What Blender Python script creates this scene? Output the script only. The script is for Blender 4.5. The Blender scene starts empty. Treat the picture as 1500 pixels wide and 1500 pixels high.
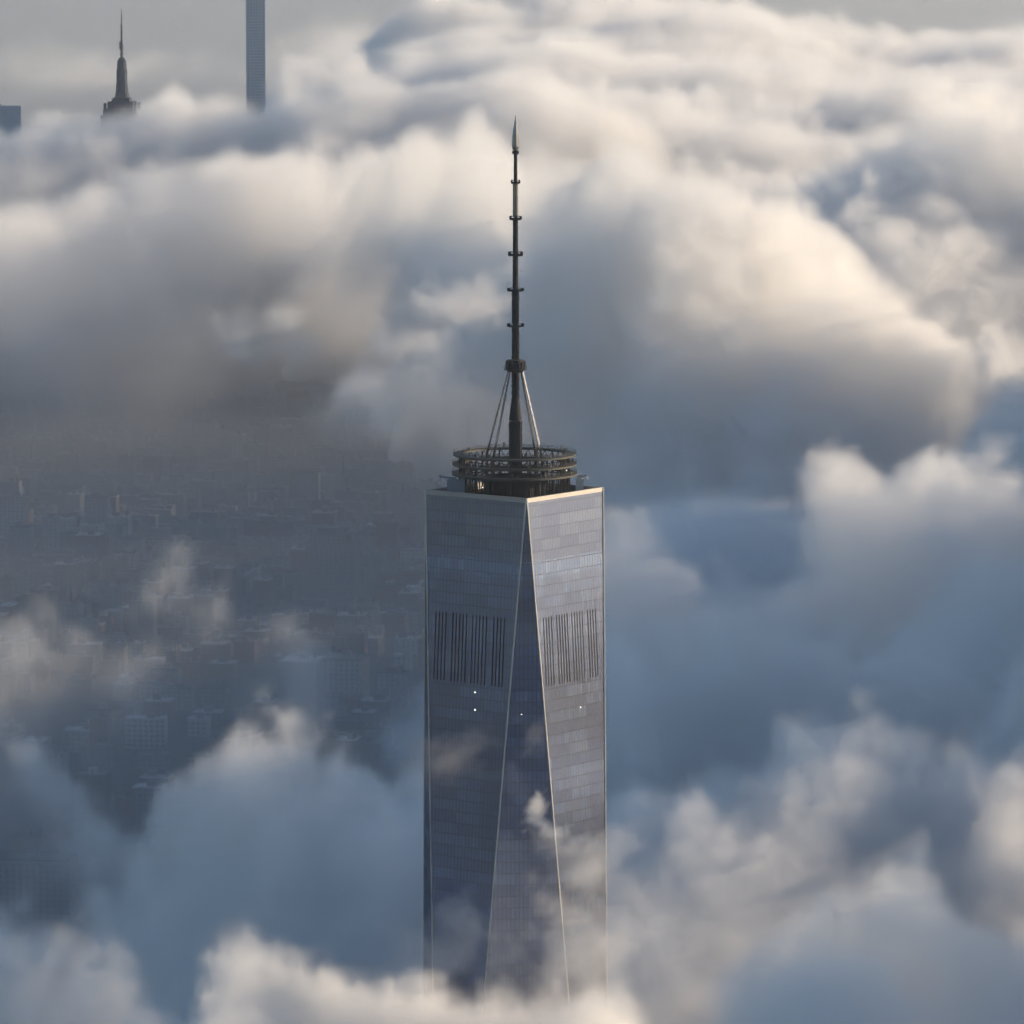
import bpy, bmesh, math, random
import numpy as np
from mathutils import Vector, Matrix

random.seed(7)
S = bpy.context.scene
COL = S.collection
PI = math.pi

# ------------------------------------------------------------------ camera
F = 7825.0            # focal length in pixels of a 1500 px wide picture
CAM_H = 631.0
CAM_D = 1881.0
PITCH = math.atan(925 / F)
cam = bpy.data.cameras.new('camera')
cam_ob = bpy.data.objects.new('camera', cam)
COL.objects.link(cam_ob)
cam.sensor_width = 36
cam.lens = 36 * F / 1500
cam.clip_start = 5
cam.clip_end = 90000
cam_ob.location = (-0.9, -CAM_D, CAM_H)
cam_ob.rotation_euler = (PI / 2 - PITCH, 0, 0)
S.camera = cam_ob
CR = cam_ob.rotation_euler.to_matrix()
CL = Vector(cam_ob.location)


def at(px, py, d):
    """World point seen at (px, py) at d metres along the ground from the viewpoint."""
    v = CR @ Vector(((px - 750) / F, -(py - 750) / F, -1))
    return CL + v * (d / v.y)


def zat(py, d):
    return at(750, py, d).z


# ------------------------------------------------------------------ mesh helpers
class MB:
    def __init__(self):
        self.v = []
        self.f = []

    def add(self, verts, faces):
        o = len(self.v)
        self.v += [tuple(p) for p in verts]
        self.f += [tuple(i + o for i in f) for f in faces]

    def box(self, c, s, rz=0.0):
        hx, hy, hz = s[0] / 2, s[1] / 2, s[2] / 2
        ca, sa = math.cos(rz), math.sin(rz)
        vs = []
        for z in (-hz, hz):
            for x, y in ((-hx, -hy), (hx, -hy), (hx, hy), (-hx, hy)):
                vs.append((c[0] + x * ca - y * sa, c[1] + x * sa + y * ca, c[2] + z))
        self.add(vs, [(3, 2, 1, 0), (4, 5, 6, 7), (0, 1, 5, 4), (1, 2, 6, 5), (2, 3, 7, 6), (3, 0, 4, 7)])

    def tube(self, a, b, r1, r2=None, n=8, cap=True):
        r2 = r1 if r2 is None else r2
        a, b = Vector(a), Vector(b)
        d = (b - a).normalized()
        u = d.orthogonal().normalized()
        w = d.cross(u)
        vs = []
        for p, r in ((a, r1), (b, r2)):
            for k in range(n):
                t = 2 * PI * k / n
                vs.append(p + (u * math.cos(t) + w * math.sin(t)) * r)
        fs = [(k, (k + 1) % n, n + (k + 1) % n, n + k) for k in range(n)]
        if cap:
            fs += [tuple(reversed(range(n))), tuple(range(n, 2 * n))]
        self.add(vs, fs)

    def lathe(self, prof, c=(0, 0), n=32, a0=0.0, close=False):
        """prof: list of (radius, z); spun about the vertical through c."""
        m = len(prof)
        vs = []
        for k in range(n):
            t = a0 + 2 * PI * k / n
            for r, z in prof:
                vs.append((c[0] + r * math.cos(t), c[1] + r * math.sin(t), z))
        fs = []
        for k in range(n):
            k2 = (k + 1) % n
            for i in range(m - 1 if not close else m):
                j = (i + 1) % m
                fs.append((k * m + i, k2 * m + i, k2 * m + j, k * m + j))
        if not close:
            if prof[0][0] > 1e-6:
                fs.append(tuple(k * m for k in reversed(range(n))))
            if prof[-1][0] > 1e-6:
                fs.append(tuple(k * m + m - 1 for k in range(n)))
        self.add(vs, fs)

    def ring(self, r0, r1, z0, z1, c=(0, 0), n=48):
        self.lathe([(r0, z0), (r1, z0), (r1, z1), (r0, z1)], c, n, close=True)

    def mesh(self, name):
        me = bpy.data.meshes.new(name)
        me.from_pydata(self.v, [], self.f)
        me.update()
        return me

    def build(self, name, mat, parent=None, smooth=False):
        me = self.mesh(name)
        me.materials.append(mat)
        if smooth:
            me.polygons.foreach_set('use_smooth', [True] * len(me.polygons))
        o = bpy.data.objects.new(name, me)
        COL.objects.link(o)
        o.parent = parent
        return o


def tag(o, label=None, cat=None, group=None, kind=None):
    for k, v in (('label', label), ('category', cat), ('group', group), ('kind', kind)):
        if v:
            o[k] = v
    return o


def empty(name, loc, rz=0.0, **kw):
    o = bpy.data.objects.new(name, None)
    o.location = loc
    o.rotation_euler = (0, 0, rz)
    COL.objects.link(o)
    return tag(o, **kw)


# ------------------------------------------------------------------ materials
def new_mat(name):
    m = bpy.data.materials.new(name)
    m.use_nodes = True
    return m, m.node_tree, m.node_tree.nodes['Principled BSDF']


class NT:
    """Small wrapper for writing node maths."""

    def __init__(self, tree):
        self.t = tree

    def n(self, typ, **kw):
        x = self.t.nodes.new(typ)
        for k, v in kw.items():
            setattr(x, k, v)
        return x

    def link(self, a, b):
        self.t.links.new(a, b)

    def put(self, s, v):
        if v is None:
            return
        if isinstance(v, bpy.types.NodeSocket):
            self.t.links.new(v, s)
        else:
            s.default_value = v

    def m(self, op, a, b=None, c=None, clamp=False):
        x = self.n('ShaderNodeMath', operation=op, use_clamp=clamp)
        for s, v in zip(x.inputs, (a, b, c)):
            self.put(s, v)
        return x.outputs[0]

    def mixc(self, fac, a, b):
        x = self.n('ShaderNodeMix', data_type='RGBA')
        self.put(x.inputs[0], fac)
        self.put(x.inputs[6], a)
        self.put(x.inputs[7], b)
        return x.outputs[2]


def plain(name, col, rough=.6, metal=0.0, var=.25, scale=.15):
    m, t, b = new_mat(name)
    q = NT(t)
    co = q.n('ShaderNodeTexCoord')
    no = q.n('ShaderNodeTexNoise')
    q.link(co.outputs['Object'], no.inputs['Vector'])
    no.inputs['Scale'].default_value = scale
    no.inputs['Detail'].default_value = 5
    c1 = tuple(x * (1 - var) for x in col) + (1,)
    c2 = tuple(min(1, x * (1 + var)) for x in col) + (1,)
    q.link(q.mixc(no.outputs[0], c1, c2), b.inputs['Base Color'])
    b.inputs['Roughness'].default_value = rough
    b.inputs['Metallic'].default_value = metal
    return m


def glass_facade():
    m, t, b = new_mat('facade_glass')
    t.nodes.remove(b)
    q = NT(t)
    out = t.nodes['Material Output']
    uv = q.n('ShaderNodeUVMap')
    sp = q.n('ShaderNodeSeparateXYZ')
    q.link(uv.outputs[0], sp.inputs[0])
    u = q.m('DIVIDE', sp.outputs[0], 1.5238)
    v = q.m('DIVIDE', sp.outputs[1], 4.06)
    cu, cv = q.m('FLOOR', u), q.m('FLOOR', v)
    fu, fv = q.m('FRACT', u), q.m('FRACT', v)

    def wn(a, c, seed):
        cb = q.n('ShaderNodeCombineXYZ')
        q.put(cb.inputs[0], a)
        q.put(cb.inputs[1], c)
        cb.inputs[2].default_value = seed
        w = q.n('ShaderNodeTexWhiteNoise', noise_dimensions='3D')
        q.link(cb.outputs[0], w.inputs['Vector'])
        return w
    pane = wn(cu, cv, .5)
    row = wn(3.0, cv, 1.5)
    bay = wn(q.m('FLOOR', q.m('DIVIDE', u, 7.0)), cv, 2.5)
    # occupied floors (about 330..395 m) have lighter blinds and interior light painted into some panes' colour
    occ = q.n('ShaderNodeMapRange', interpolation_type='SMOOTHSTEP')
    q.link(sp.outputs[1], occ.inputs[0])
    occ.inputs[1].default_value, occ.inputs[2].default_value = 396, 391
    lit = q.m('MULTIPLY', q.m('GREATER_THAN', bay.outputs[0], .45), q.m('POWER', pane.outputs[0], 1.6))
    lit = q.m('MULTIPLY', lit, q.m('MULTIPLY', occ.outputs[0], .75))
    band = q.m('MULTIPLY', q.m('GREATER_THAN', sp.outputs[1], 388.5), q.m('LESS_THAN', sp.outputs[1], 394.8))
    lit = q.m('ADD', lit, q.m('MULTIPLY', band, .8), clamp=True)
    base = q.mixc(lit, (.005, .010, .028, 1), (.06, .11, .19, 1))
    vert = q.m('LESS_THAN', q.m('ABSOLUTE', q.m('SUBTRACT', fu, .5)), .42)   # 1 on the pane, 0 on the mullion
    hor = q.m('GREATER_THAN', fv, .07)
    paneM = q.m('MULTIPLY', vert, hor)
    dif = q.n('ShaderNodeBsdfDiffuse')
    q.link(q.mixc(paneM, (.008, .010, .015, 1), base), dif.inputs[0])
    # every pane sits at its own slight tilt
    geo = q.n('ShaderNodeNewGeometry')
    off = q.n('ShaderNodeVectorMath', operation='SUBTRACT')
    q.link(pane.outputs['Color'], off.inputs[0])
    off.inputs[1].default_value = (.5, .5, .5)
    sc = q.n('ShaderNodeVectorMath', operation='SCALE')
    q.link(off.outputs[0], sc.inputs[0])
    sc.inputs['Scale'].default_value = .009
    off2 = q.n('ShaderNodeVectorMath', operation='SUBTRACT')
    q.link(bay.outputs['Color'], off2.inputs[0])
    off2.inputs[1].default_value = (.5, .5, .5)
    sc2 = q.n('ShaderNodeVectorMath', operation='SCALE')
    q.link(off2.outputs[0], sc2.inputs[0])
    sc2.inputs['Scale'].default_value = .005
    ad = q.n('ShaderNodeVectorMath', operation='ADD')
    q.link(sc.outputs[0], ad.inputs[0])
    q.link(sc2.outputs[0], ad.inputs[1])
    ad2 = q.n('ShaderNodeVectorMath', operation='ADD')
    q.link(geo.outputs['Normal'], ad2.inputs[0])
    q.link(ad.outputs[0], ad2.inputs[1])
    nn = q.n('ShaderNodeVectorMath', operation='NORMALIZE')
    q.link(ad2.outputs[0], nn.inputs[0])
    gl = q.n('ShaderNodeBsdfGlossy')
    q.link(q.mixc(bay.outputs[0], (.15, .24, .50, 1), (.22, .31, .54, 1)), gl.inputs['Color'])
    gl.inputs['Roughness'].default_value = .07
    q.link(nn.outputs[0], gl.inputs['Normal'])
    # the pressed, slightly wavy panes also throw a broad sheen
    gw = q.n('ShaderNodeBsdfGlossy')
    gw.inputs['Color'].default_value = (.56, .58, .62, 1)
    gw.inputs['Roughness'].default_value = .24
    q.link(nn.outputs[0], gw.inputs['Normal'])
    gm = q.n('ShaderNodeMixShader')
    gm.inputs[0].default_value = .34
    q.link(gl.outputs[0], gm.inputs[1])
    q.link(gw.outputs[0], gm.inputs[2])
    fr = q.n('ShaderNodeFresnel')
    fr.inputs[0].default_value = GLASS_IOR
    fac = q.m('MULTIPLY', fr.outputs[0], q.m('ADD', .90, q.m('MULTIPLY', q.m('ADD', row.outputs[0], bay.outputs[0]), .07)))
    fac = q.m('MULTIPLY', fac, q.m('ADD', .58, q.m('MULTIPLY', paneM, .42)), clamp=True)
    mx = q.n('ShaderNodeMixShader')
    q.link(fac, mx.inputs[0])
    q.link(dif.outputs[0], mx.inputs[1])
    q.link(gm.outputs[0], mx.inputs[2])
    q.link(mx.outputs[0], out.inputs['Surface'])
    return m


GLASS_IOR = 5.2
M_glass = glass_facade()
M_steel = plain('stainless_steel', (.30, .29, .275), .5, .7, .08)
M_edge = plain('edge_steel', (.50, .49, .47), .4, .85, .3)
M_roof = plain('roof_membrane', (.05, .05, .05), .9)
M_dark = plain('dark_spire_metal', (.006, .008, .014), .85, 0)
M_mastshine = plain('polished_mast_metal', (.20, .19, .19), .22, .9)
M_beacon = plain('beacon_steel', (.24, .235, .23), .34, .9, .05)
M_ring = plain('weathered_ring_metal', (.038, .038, .032), .6, .2, .35, .6)
M_louvre = plain('louvre_black', (.006, .006, .008), .9)
M_crane = plain('crane_grey', (.16, .19, .24), .5)
M_cranew = plain('crane_white', (.55, .54, .52), .5)


def emis(name, col, st):
    m = bpy.data.materials.new(name)
    m.use_nodes = True
    t = m.node_tree
    t.nodes.clear()
    e = t.nodes.new('ShaderNodeEmission')
    e.inputs[0].default_value = col + (1,)
    e.inputs[1].default_value = st
    o = t.nodes.new('ShaderNodeOutputMaterial')
    t.links.new(e.outputs[0], o.inputs[0])
    return m


M_lamp_glint = emis('lamp_glint_glow', (1, .93, .8), 1.8)

# ------------------------------------------------------------------ the glass tower
TH = math.radians(-82.4)      # direction of the near top corner
RT = 31.68                    # centre to top corner
RB = 43.1                     # centre to base corner
ZT, ZB = 417.0, 56.0
tower = empty('glass_skyscraper', (0, 0, 0), label='tall faceted blue glass skyscraper with a spire, rising through the clouds', cat='skyscraper')


def pol(r, a, z):
    return Vector((r * math.cos(a), r * math.sin(a), z))


def facade(pts, label=None):
    n = (pts[1] - pts[0]).cross(pts[2] - pts[0]).normalized()
    c = sum(pts, Vector()) / 3
    if n.x * c.x + n.y * c.y < 0:
        pts = [pts[0], pts[2], pts[1]]
        n = -n
    tan = Vector((-n.y, n.x, 0)).normalized()
    b = MB()
    b.add(pts, [(0, 1, 2)])
    o = b.build('facade', M_glass, tower)
    uvl = o.data.uv_layers.new(name='UVMap')
    for li, lp in enumerate(o.data.loops):
        p = o.data.vertices[lp.vertex_index].co
        uvl.data[li].uv = (p.dot(tan) + 100, p.z)
    if label:
        o['label'] = label
    return n, tan


face_info = {}
for k in range(4):
    a = TH + k * PI / 2
    tl, tr = pol(RT, a, ZT), pol(RT, a + PI / 2, ZT)
    bl, br = pol(RB, a - PI / 4, ZB), pol(RB, a + PI / 4, ZB)
    facade([bl, br, tl], 'narrow navy triangle of glass between two steel edges' if k == 0 else None)
    lab = {0: 'sunlit glass face mirroring pale clouds', 3: 'shaded dark blue glass face'}.get(k)
    n, tan = facade([br, tl, tr], lab)
    face_info[k] = (n, tan, tl, tr, br)
    # two steel edge strips from this top corner down to the base corners
    for e, (bb, sgn) in enumerate(((bl, -1), (br, 1))):
        d = (bb - tl).normalized()
        outn = Vector((tl.x + bb.x, tl.y + bb.y, 0)).normalized()
        side = d.cross(outn).normalized()
        w, th = .42, .30
        off = side * (w * .55 * (-sgn))
        vs = []
        for p in (tl - d * .0, bb):
            for sx, so in ((-1, -.25), (1, -.25), (1, 1), (-1, 1)):
                vs.append(p + side * (sx * w / 2) + outn * (so * th) + off * .3)
        me = MB()
        me.add(vs, [(0, 1, 2, 3), (7, 6, 5, 4), (0, 4, 5, 1), (1, 5, 6, 2), (2, 6, 7, 3), (3, 7, 4, 0)])
        me.build('edge_trim', M_edge, tower)

pb = MB()
pb.lathe([(RB, 0), (RB, ZB - .02)], n=4, a0=TH + PI / 4)
pb.build('podium', plain('podium_glass', (.25, .28, .3), .3), tower)
# parapet: a square steel band, and the sunk roof behind it
pp = MB()
pp.lathe([(RT - 1.6, ZT - 2.2), (RT + .12, ZT - 2.2), (RT + .12, ZT + .05), (RT - 1.6, ZT + .05)], n=4, a0=TH, close=True)
pp.build('parapet', M_steel, tower)
rf = MB()
rf.lathe([(RT - 1.62, ZT - 5.0), (RT - 1.62, ZT - 4.2)], n=4, a0=TH)
rf.build('roof_deck', M_roof, tower)

# ventilation louvres: four banks on each face
for k in range(4):
    n, tan, tl, tr, br = face_info[k]
    up = tan.cross(n)
    if up.z < 0:
        up = -up
    dirh = (tr - tl).normalized()
    for u0, cnt in ((6.5, 4), (14.2, 5), (23.0, 5), (32.4, 4)):
        b = MB()
        for i in range(cnt):
            uu = u0 + i * 1.5238 + .05
            ztop, zbot = 374.6, 350.4
            p0 = tl + dirh * uu
            pt = p0 + up * ((ztop - ZT) / up.z)
            pq = p0 + up * ((zbot - ZT) / up.z)
            w = .21
            vs = []
            for p in (pt, pq):
                for sx, so in ((-1, -.3), (1, -.3), (1, .06), (-1, .06)):
                    vs.append(p + dirh * (sx * w) + n * so)
            b.add(vs, [(0, 1, 2, 3), (7, 6, 5, 4), (0, 4, 5, 1), (1, 5, 6, 2), (2, 6, 7, 3), (3, 7, 4, 0)])
        b.build('louvre_bank', M_louvre, tower)

# small lamps showing on the facade


def on_plane(px, py, p0, n):
    v = CR @ Vector(((px - 750) / F, -(py - 750) / F, -1))
    return CL + v * ((p0 - CL).dot(n) / v.dot(n))


n0 = (pol(RB, TH + PI / 4, ZB) - pol(RB, TH - PI / 4, ZB)).cross(pol(RT, TH, ZT) - pol(RB, TH - PI / 4, ZB)).normalized()
for px, py, (nn_, p0), r in ((696, 1014, (face_info[3][0], face_info[3][2]), .30), (696, 1040, (face_info[3][0], face_info[3][2]), .30),
                             (764, 1046.5, (n0, pol(RT, TH, ZT)), .2), (850, 1036, (face_info[0][0], face_info[0][2]), .11)):
    p = on_plane(px, py, p0, nn_)
    q_ = nn_ if nn_.dot(CL - p) > 0 else -nn_
    b = MB()
    b.tube(p, p + q_ * .25, r, r * .8, 10)
    b.build('facade_lamp', M_lamp_glint, tower)

# ------------------------------------------------------------------ crown rings
D0 = CAM_D
ring_root = empty('ring_platform', (0, 0, 0))
ring_root.parent = tower
RR = 21.8
zr = [zat(y, D0) for y in (664.5, 678.5, 692.5)]
ZROOF = ZT - 4.2
for i, z in enumerate(zr):
    b = MB()
    w = (3.4, 3.0, 4.2)[i]
    rr = RR + (0, .25, .45)[i]
    b.ring(rr - w, rr, z - .18, z + .12)                 # grating deck
    b.ring(rr - .35, rr + .05, z - .55, z - .19)         # outer edge beam
    b.ring(rr - w, rr - w + .35, z - .55, z - .19)
    b.build('ring_deck', M_ring, ring_root)
    r_ = MB()
    for h in (.55, 1.1):
        for rad in (rr - .12, rr - w + .12):
            r_.ring(rad - .04, rad + .04, z + h - .04, z + h + .04)
    for j in range(64):
        t = 2 * PI * j / 64
        for rad in (rr - .12, rr - w + .12):
            r_.tube((rad * math.cos(t), rad * math.sin(t), z + .1), (rad * math.cos(t), rad * math.sin(t), z + 1.12 + (.5 if j % 4 == 0 else 0)), .05, n=4)
    r_.build('railing', M_ring, ring_root)
# truss between the decks
tr_ = MB()
NB = 36
for lo, hi in ((zr[1], zr[0]), (zr[2], zr[1]), (ZROOF, zr[2])):
    for j in range(NB):
        t0, t1, tm = (2 * PI * (j + f) / NB for f in (0, 1, .5))
        r = RR - 2.9
        A = lambda t, z, r=r: (r * math.cos(t), r * math.sin(t), z)
        tr_.tube(A(t0, lo), A(tm, hi - .5), .13, n=5)
        tr_.tube(A(tm, hi - .5), A(t1, lo), .13, n=5)
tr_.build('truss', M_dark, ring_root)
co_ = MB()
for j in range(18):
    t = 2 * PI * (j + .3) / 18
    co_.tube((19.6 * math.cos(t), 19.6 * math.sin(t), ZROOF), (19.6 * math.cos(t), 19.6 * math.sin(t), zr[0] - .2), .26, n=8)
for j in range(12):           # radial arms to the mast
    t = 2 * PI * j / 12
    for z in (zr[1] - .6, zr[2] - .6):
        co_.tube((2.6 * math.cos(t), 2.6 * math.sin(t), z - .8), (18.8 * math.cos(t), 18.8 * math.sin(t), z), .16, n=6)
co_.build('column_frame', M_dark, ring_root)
dr = MB()
dr.ring(10.5, 11.0, ZROOF, zr[2] - 1.2, n=48)
for j in range(96):
    t = 2 * PI * j / 96
    dr.box((18.72 * math.cos(t), 18.72 * math.sin(t), (ZROOF + zr[2] - 1.3) / 2), (.14, .14, zr[2] - 1.3 - ZROOF), t)
for z in (ZROOF + 1.5, ZROOF + 3.2, zr[2] - 1.25):
    dr.ring(18.55, 19.05, z - .12, z + .12, n=64)
dr.build('drum_screen', M_dark, ring_root)
M_cab = plain('cabinet_paint', (.09, .085, .075), .6, 0, .5, .4)
for j in range(46):
    t = random.uniform(0, 2 * PI)
    high = random.random() < .5
    s = random.uniform(.4, 1.0) if high else random.uniform(1, 3)
    h = random.uniform(.7, 1.6) if high else random.uniform(1.0, 3.2)
    r = random.uniform(19.8, 21.4) if high else random.uniform(5, 16)
    lvl = zr[random.randint(0, 2)] + .13 if high else ZROOF
    eq = MB()
    eq.box((r * math.cos(t), r * math.sin(t), lvl + h / 2), (s, s * .8, h), t)
    eq.box((r * math.cos(t), r * math.sin(t), lvl + h + .05), (s * 1.12, s * .92, .1), t)
    eq.build('equipment_cabinet', M_cab, ring_root)
for px, py, rr_ in ((707, 714, .18), (830, 689, .2)):  # glowing dots that stand in for small glints on the rings
    d = CAM_D - 19.5
    p = at(px, py, d)
    b = MB()
    b.lathe([(0.02, p.z - rr_), (rr_, p.z - rr_ * .3), (rr_, p.z + rr_ * .3), (.02, p.z + rr_)], (p.x, p.y), 10)
    b.build('ring_glint', M_lamp_glint, ring_root)

# ------------------------------------------------------------------ maintenance cranes on the roof corners
for side, mat in ((-1, M_crane), (1, M_cranew)):
    cr = empty('facade_crane', (0, 0, 0))
    cr.parent = tower
    if side < 0:
        base = at(668, 706, CAM_D - 8)
        tipp = at(646, 698.5, CAM_D - 6)
    else:
        base = at(849, 704, CAM_D + 3)
        tipp = at(859, 697, CAM_D + 2)
    b = MB()
    bx = Vector((base.x, base.y, 0))
    sx = 6.4 if side < 0 else 2.8
    b.box((bx.x, bx.y, (ZROOF + base.z + .8) / 2), (sx, 2.4, base.z + .8 - ZROOF))
    b.box((bx.x + (2.4 if side < 0 else 0), bx.y, base.z + 1.5), (1.6, 1.7, 1.6))
    b.build('crane_body', mat, cr)
    j = MB()
    d = (tipp - base)
    for o_ in (-.45, .45):
        j.tube(base + Vector((0, o_, 1.2)), tipp + Vector((0, o_ * .5, 0)), .48, .28, 6)
    for i in range(7):
        f0, f1 = i / 7, (i + 1) / 7
        j.tube(base + d * f0 + Vector((0, -.45, 1.2 * (1 - f0))), base + d * f1 + Vector((0, .4, 1.2 * (1 - f1))), .1, n=5)
    j.box(tuple(tipp + Vector((-.2 * -side, 0, .25))), (1.3, 1.2, .55))
    j.tube(tipp, tipp + Vector((side * .5, 0, -1.4)), .16, n=5)
    j.build('jib', mat, cr)

# ------------------------------------------------------------------ spire
spire = empty('spire', (0, 0, ZROOF))
spire.parent = tower
SX = at(756.3, 500, D0).x * .55


def zz(y):
    return zat(y, D0) - ZROOF


PXM = D0 / F


def mast(name, y0, y1, w0, w1=None, mat=M_dark, n=20):
    w1 = w0 if w1 is None else w1
    b = MB()
    b.tube((SX, 0, zz(y0)), (SX, 0, zz(y1)), w0 * PXM / 2, w1 * PXM / 2, n)
    return b.build(name, mat, spire, smooth=False)


def lattice(y0, y1, w):
    """Open-looking mast length: core tube with ladder rungs, lugs and diagonal straps round it."""
    b = MB()
    r = w * PXM / 2
    z0, z1 = zz(y0), zz(y1)
    b.tube((SX, 0, z0), (SX, 0, z1), r * .86, n=16)
    for k in range(8):
        t = 2 * PI * k / 8
        b.tube((SX + r * .93 * math.cos(t), r * .93 * math.sin(t), z0), (SX + r * .93 * math.cos(t), r * .93 * math.sin(t), z1), r * .09, n=4)
    nz = max(3, int(abs(z1 - z0) / 1.1))
    for i in range(nz):
        z = z0 + (z1 - z0) * (i + .5) / nz
        b.lathe([(r * .84, z - .1), (r, z - .1), (r, z + .1), (r * .84, z + .1)], (SX, 0), 16, close=True)
        for k in range(3):
            t = 2 * PI * (k / 3 + i * .137)
            b.box((SX + r * math.cos(t), r * math.sin(t), z + .35), (.34, .34, .5), t)
    return b.build('mast_section', M_dark, spire)


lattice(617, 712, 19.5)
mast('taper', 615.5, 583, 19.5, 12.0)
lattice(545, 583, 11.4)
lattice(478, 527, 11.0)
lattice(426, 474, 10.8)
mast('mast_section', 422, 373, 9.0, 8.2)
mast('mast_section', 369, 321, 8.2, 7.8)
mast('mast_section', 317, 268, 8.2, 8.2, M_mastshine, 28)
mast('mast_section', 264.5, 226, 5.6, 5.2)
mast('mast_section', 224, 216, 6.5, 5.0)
# collars: short outrigger brackets with drum-shaped gallery pods
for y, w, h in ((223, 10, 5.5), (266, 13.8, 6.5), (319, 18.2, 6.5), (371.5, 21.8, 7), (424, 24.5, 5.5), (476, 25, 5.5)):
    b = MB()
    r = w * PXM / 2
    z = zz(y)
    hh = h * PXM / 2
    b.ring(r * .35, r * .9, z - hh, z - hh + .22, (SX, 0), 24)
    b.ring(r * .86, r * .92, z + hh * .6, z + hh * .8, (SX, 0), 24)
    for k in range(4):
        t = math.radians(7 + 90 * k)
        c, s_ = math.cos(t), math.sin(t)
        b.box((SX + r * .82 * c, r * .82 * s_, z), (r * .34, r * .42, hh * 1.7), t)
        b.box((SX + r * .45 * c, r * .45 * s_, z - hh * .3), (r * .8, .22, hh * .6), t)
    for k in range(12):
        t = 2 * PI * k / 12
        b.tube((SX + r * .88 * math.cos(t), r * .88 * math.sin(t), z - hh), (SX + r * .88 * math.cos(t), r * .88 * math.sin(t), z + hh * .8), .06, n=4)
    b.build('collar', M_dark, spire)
# gallery hub where the stays meet
b = MB()
z1, z0 = zz(527), zz(545)
b.lathe([(2.3, z0), (3.1, z0 + .6), (3.35, z0 + 1.0), (3.35, z1 - 1.1), (2.9, z1 - .9), (2.9, z1), (1.4, z1 + .2)], (SX, 0), 20)
b.ring(3.0, 4.15, z0 + .85, z0 + 1.1, (SX, 0), 24)
b.ring(4.0, 4.12, z0 + 1.9, z0 + 2.0, (SX, 0), 24)
for k in range(16):
    t = 2 * PI * k / 16
    b.tube((SX + 4.05 * math.cos(t), 4.05 * math.sin(t), z0 + 1), (SX + 4.05 * math.cos(t), 4.05 * math.sin(t), z0 + 2), .06, n=4)
    b.box((SX + 3.4 * math.cos(t), 3.4 * math.sin(t), (z0 + z1) / 2 + .4), (.35, .5, 2.2 + .8 * (k % 2)), t)
b.build('gallery_hub', M_dark, spire)
# beacon: faceted spearhead
b = MB()
zb_, zw, ztip, zn = zz(219), zz(214.5), zz(167), zz(221)
b.lathe([(.55, zn), (1.0, zb_), (1.38, zw), (1.12, zz(196)), (.42, zz(178)), (.03, ztip)], (SX, 0), 8, a0=math.radians(14))
b.build('beacon', M_beacon, spire)
# stays: four pairs of tubular guys with dark sockets at the foot
for a in (TH + PI / 4, TH + 3 * PI / 4, TH + 5 * PI / 4, TH + 7 * PI / 4):
    c, s_ = math.cos(a), math.sin(a)
    top = Vector((SX + 3.2 * c, 3.2 * s_, zz(544)))
    ft = Vector((12.2 * c, 12.2 * s_, zr[0] - ZROOF - .4))
    b = MB()
    side = Vector((-s_, c, 0))
    for o_ in (-.30, .30):
        b.tube(top + side * o_ * .6, ft + side * o_, .19, n=6)
    for i in range(1, 12):
        p = top.lerp(ft, i / 12)
        b.box(tuple(p), (.5, .5, .22), a)
    b.build('stay', plain('stay_cable', (.12, .125, .14), .4, .5), spire)
    so_ = MB()
    so_.tube(top.lerp(ft, .86), top.lerp(ft, 1.0), .34, .5, 8)
    so_.tube(ft, Vector((12.6 * c, 12.6 * s_, 0.0)), .42, n=8)
    so_.build('stay_socket', M_dark, spire)

# ------------------------------------------------------------------ far towers above the cloud
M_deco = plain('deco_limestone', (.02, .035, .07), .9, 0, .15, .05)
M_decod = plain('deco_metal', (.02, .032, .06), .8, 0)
DE = 6500.0
PE = DE / F
e0 = at(181.0, 400, DE)
deco = empty('art_deco_skyscraper', (e0.x, e0.y, 0), math.radians(-6), label='distant stepped art deco skyscraper with a tapering mast and antenna above the clouds', cat='skyscraper')


def ez(y):
    return zat(y, DE)


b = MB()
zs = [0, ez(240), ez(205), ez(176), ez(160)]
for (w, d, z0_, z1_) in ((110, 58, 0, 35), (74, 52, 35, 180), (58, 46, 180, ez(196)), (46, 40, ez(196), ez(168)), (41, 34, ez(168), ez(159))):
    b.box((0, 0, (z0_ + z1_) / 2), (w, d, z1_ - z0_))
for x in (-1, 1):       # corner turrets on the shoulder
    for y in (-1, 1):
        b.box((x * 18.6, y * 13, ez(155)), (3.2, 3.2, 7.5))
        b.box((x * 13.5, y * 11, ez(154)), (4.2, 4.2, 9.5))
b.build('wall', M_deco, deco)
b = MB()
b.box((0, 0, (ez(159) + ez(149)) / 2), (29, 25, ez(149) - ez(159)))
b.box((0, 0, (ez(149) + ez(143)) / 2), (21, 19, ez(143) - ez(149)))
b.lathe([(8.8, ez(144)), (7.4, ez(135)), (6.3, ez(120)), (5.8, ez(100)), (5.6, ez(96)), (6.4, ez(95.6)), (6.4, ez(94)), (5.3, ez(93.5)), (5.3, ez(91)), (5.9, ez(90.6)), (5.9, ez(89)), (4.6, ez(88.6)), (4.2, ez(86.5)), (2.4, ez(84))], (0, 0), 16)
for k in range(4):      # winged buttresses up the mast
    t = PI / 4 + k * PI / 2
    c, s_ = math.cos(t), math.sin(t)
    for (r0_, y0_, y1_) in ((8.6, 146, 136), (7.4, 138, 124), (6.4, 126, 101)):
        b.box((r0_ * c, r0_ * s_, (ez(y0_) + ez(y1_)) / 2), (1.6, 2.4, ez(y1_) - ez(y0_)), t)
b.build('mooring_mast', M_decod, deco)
b = MB()
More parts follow.
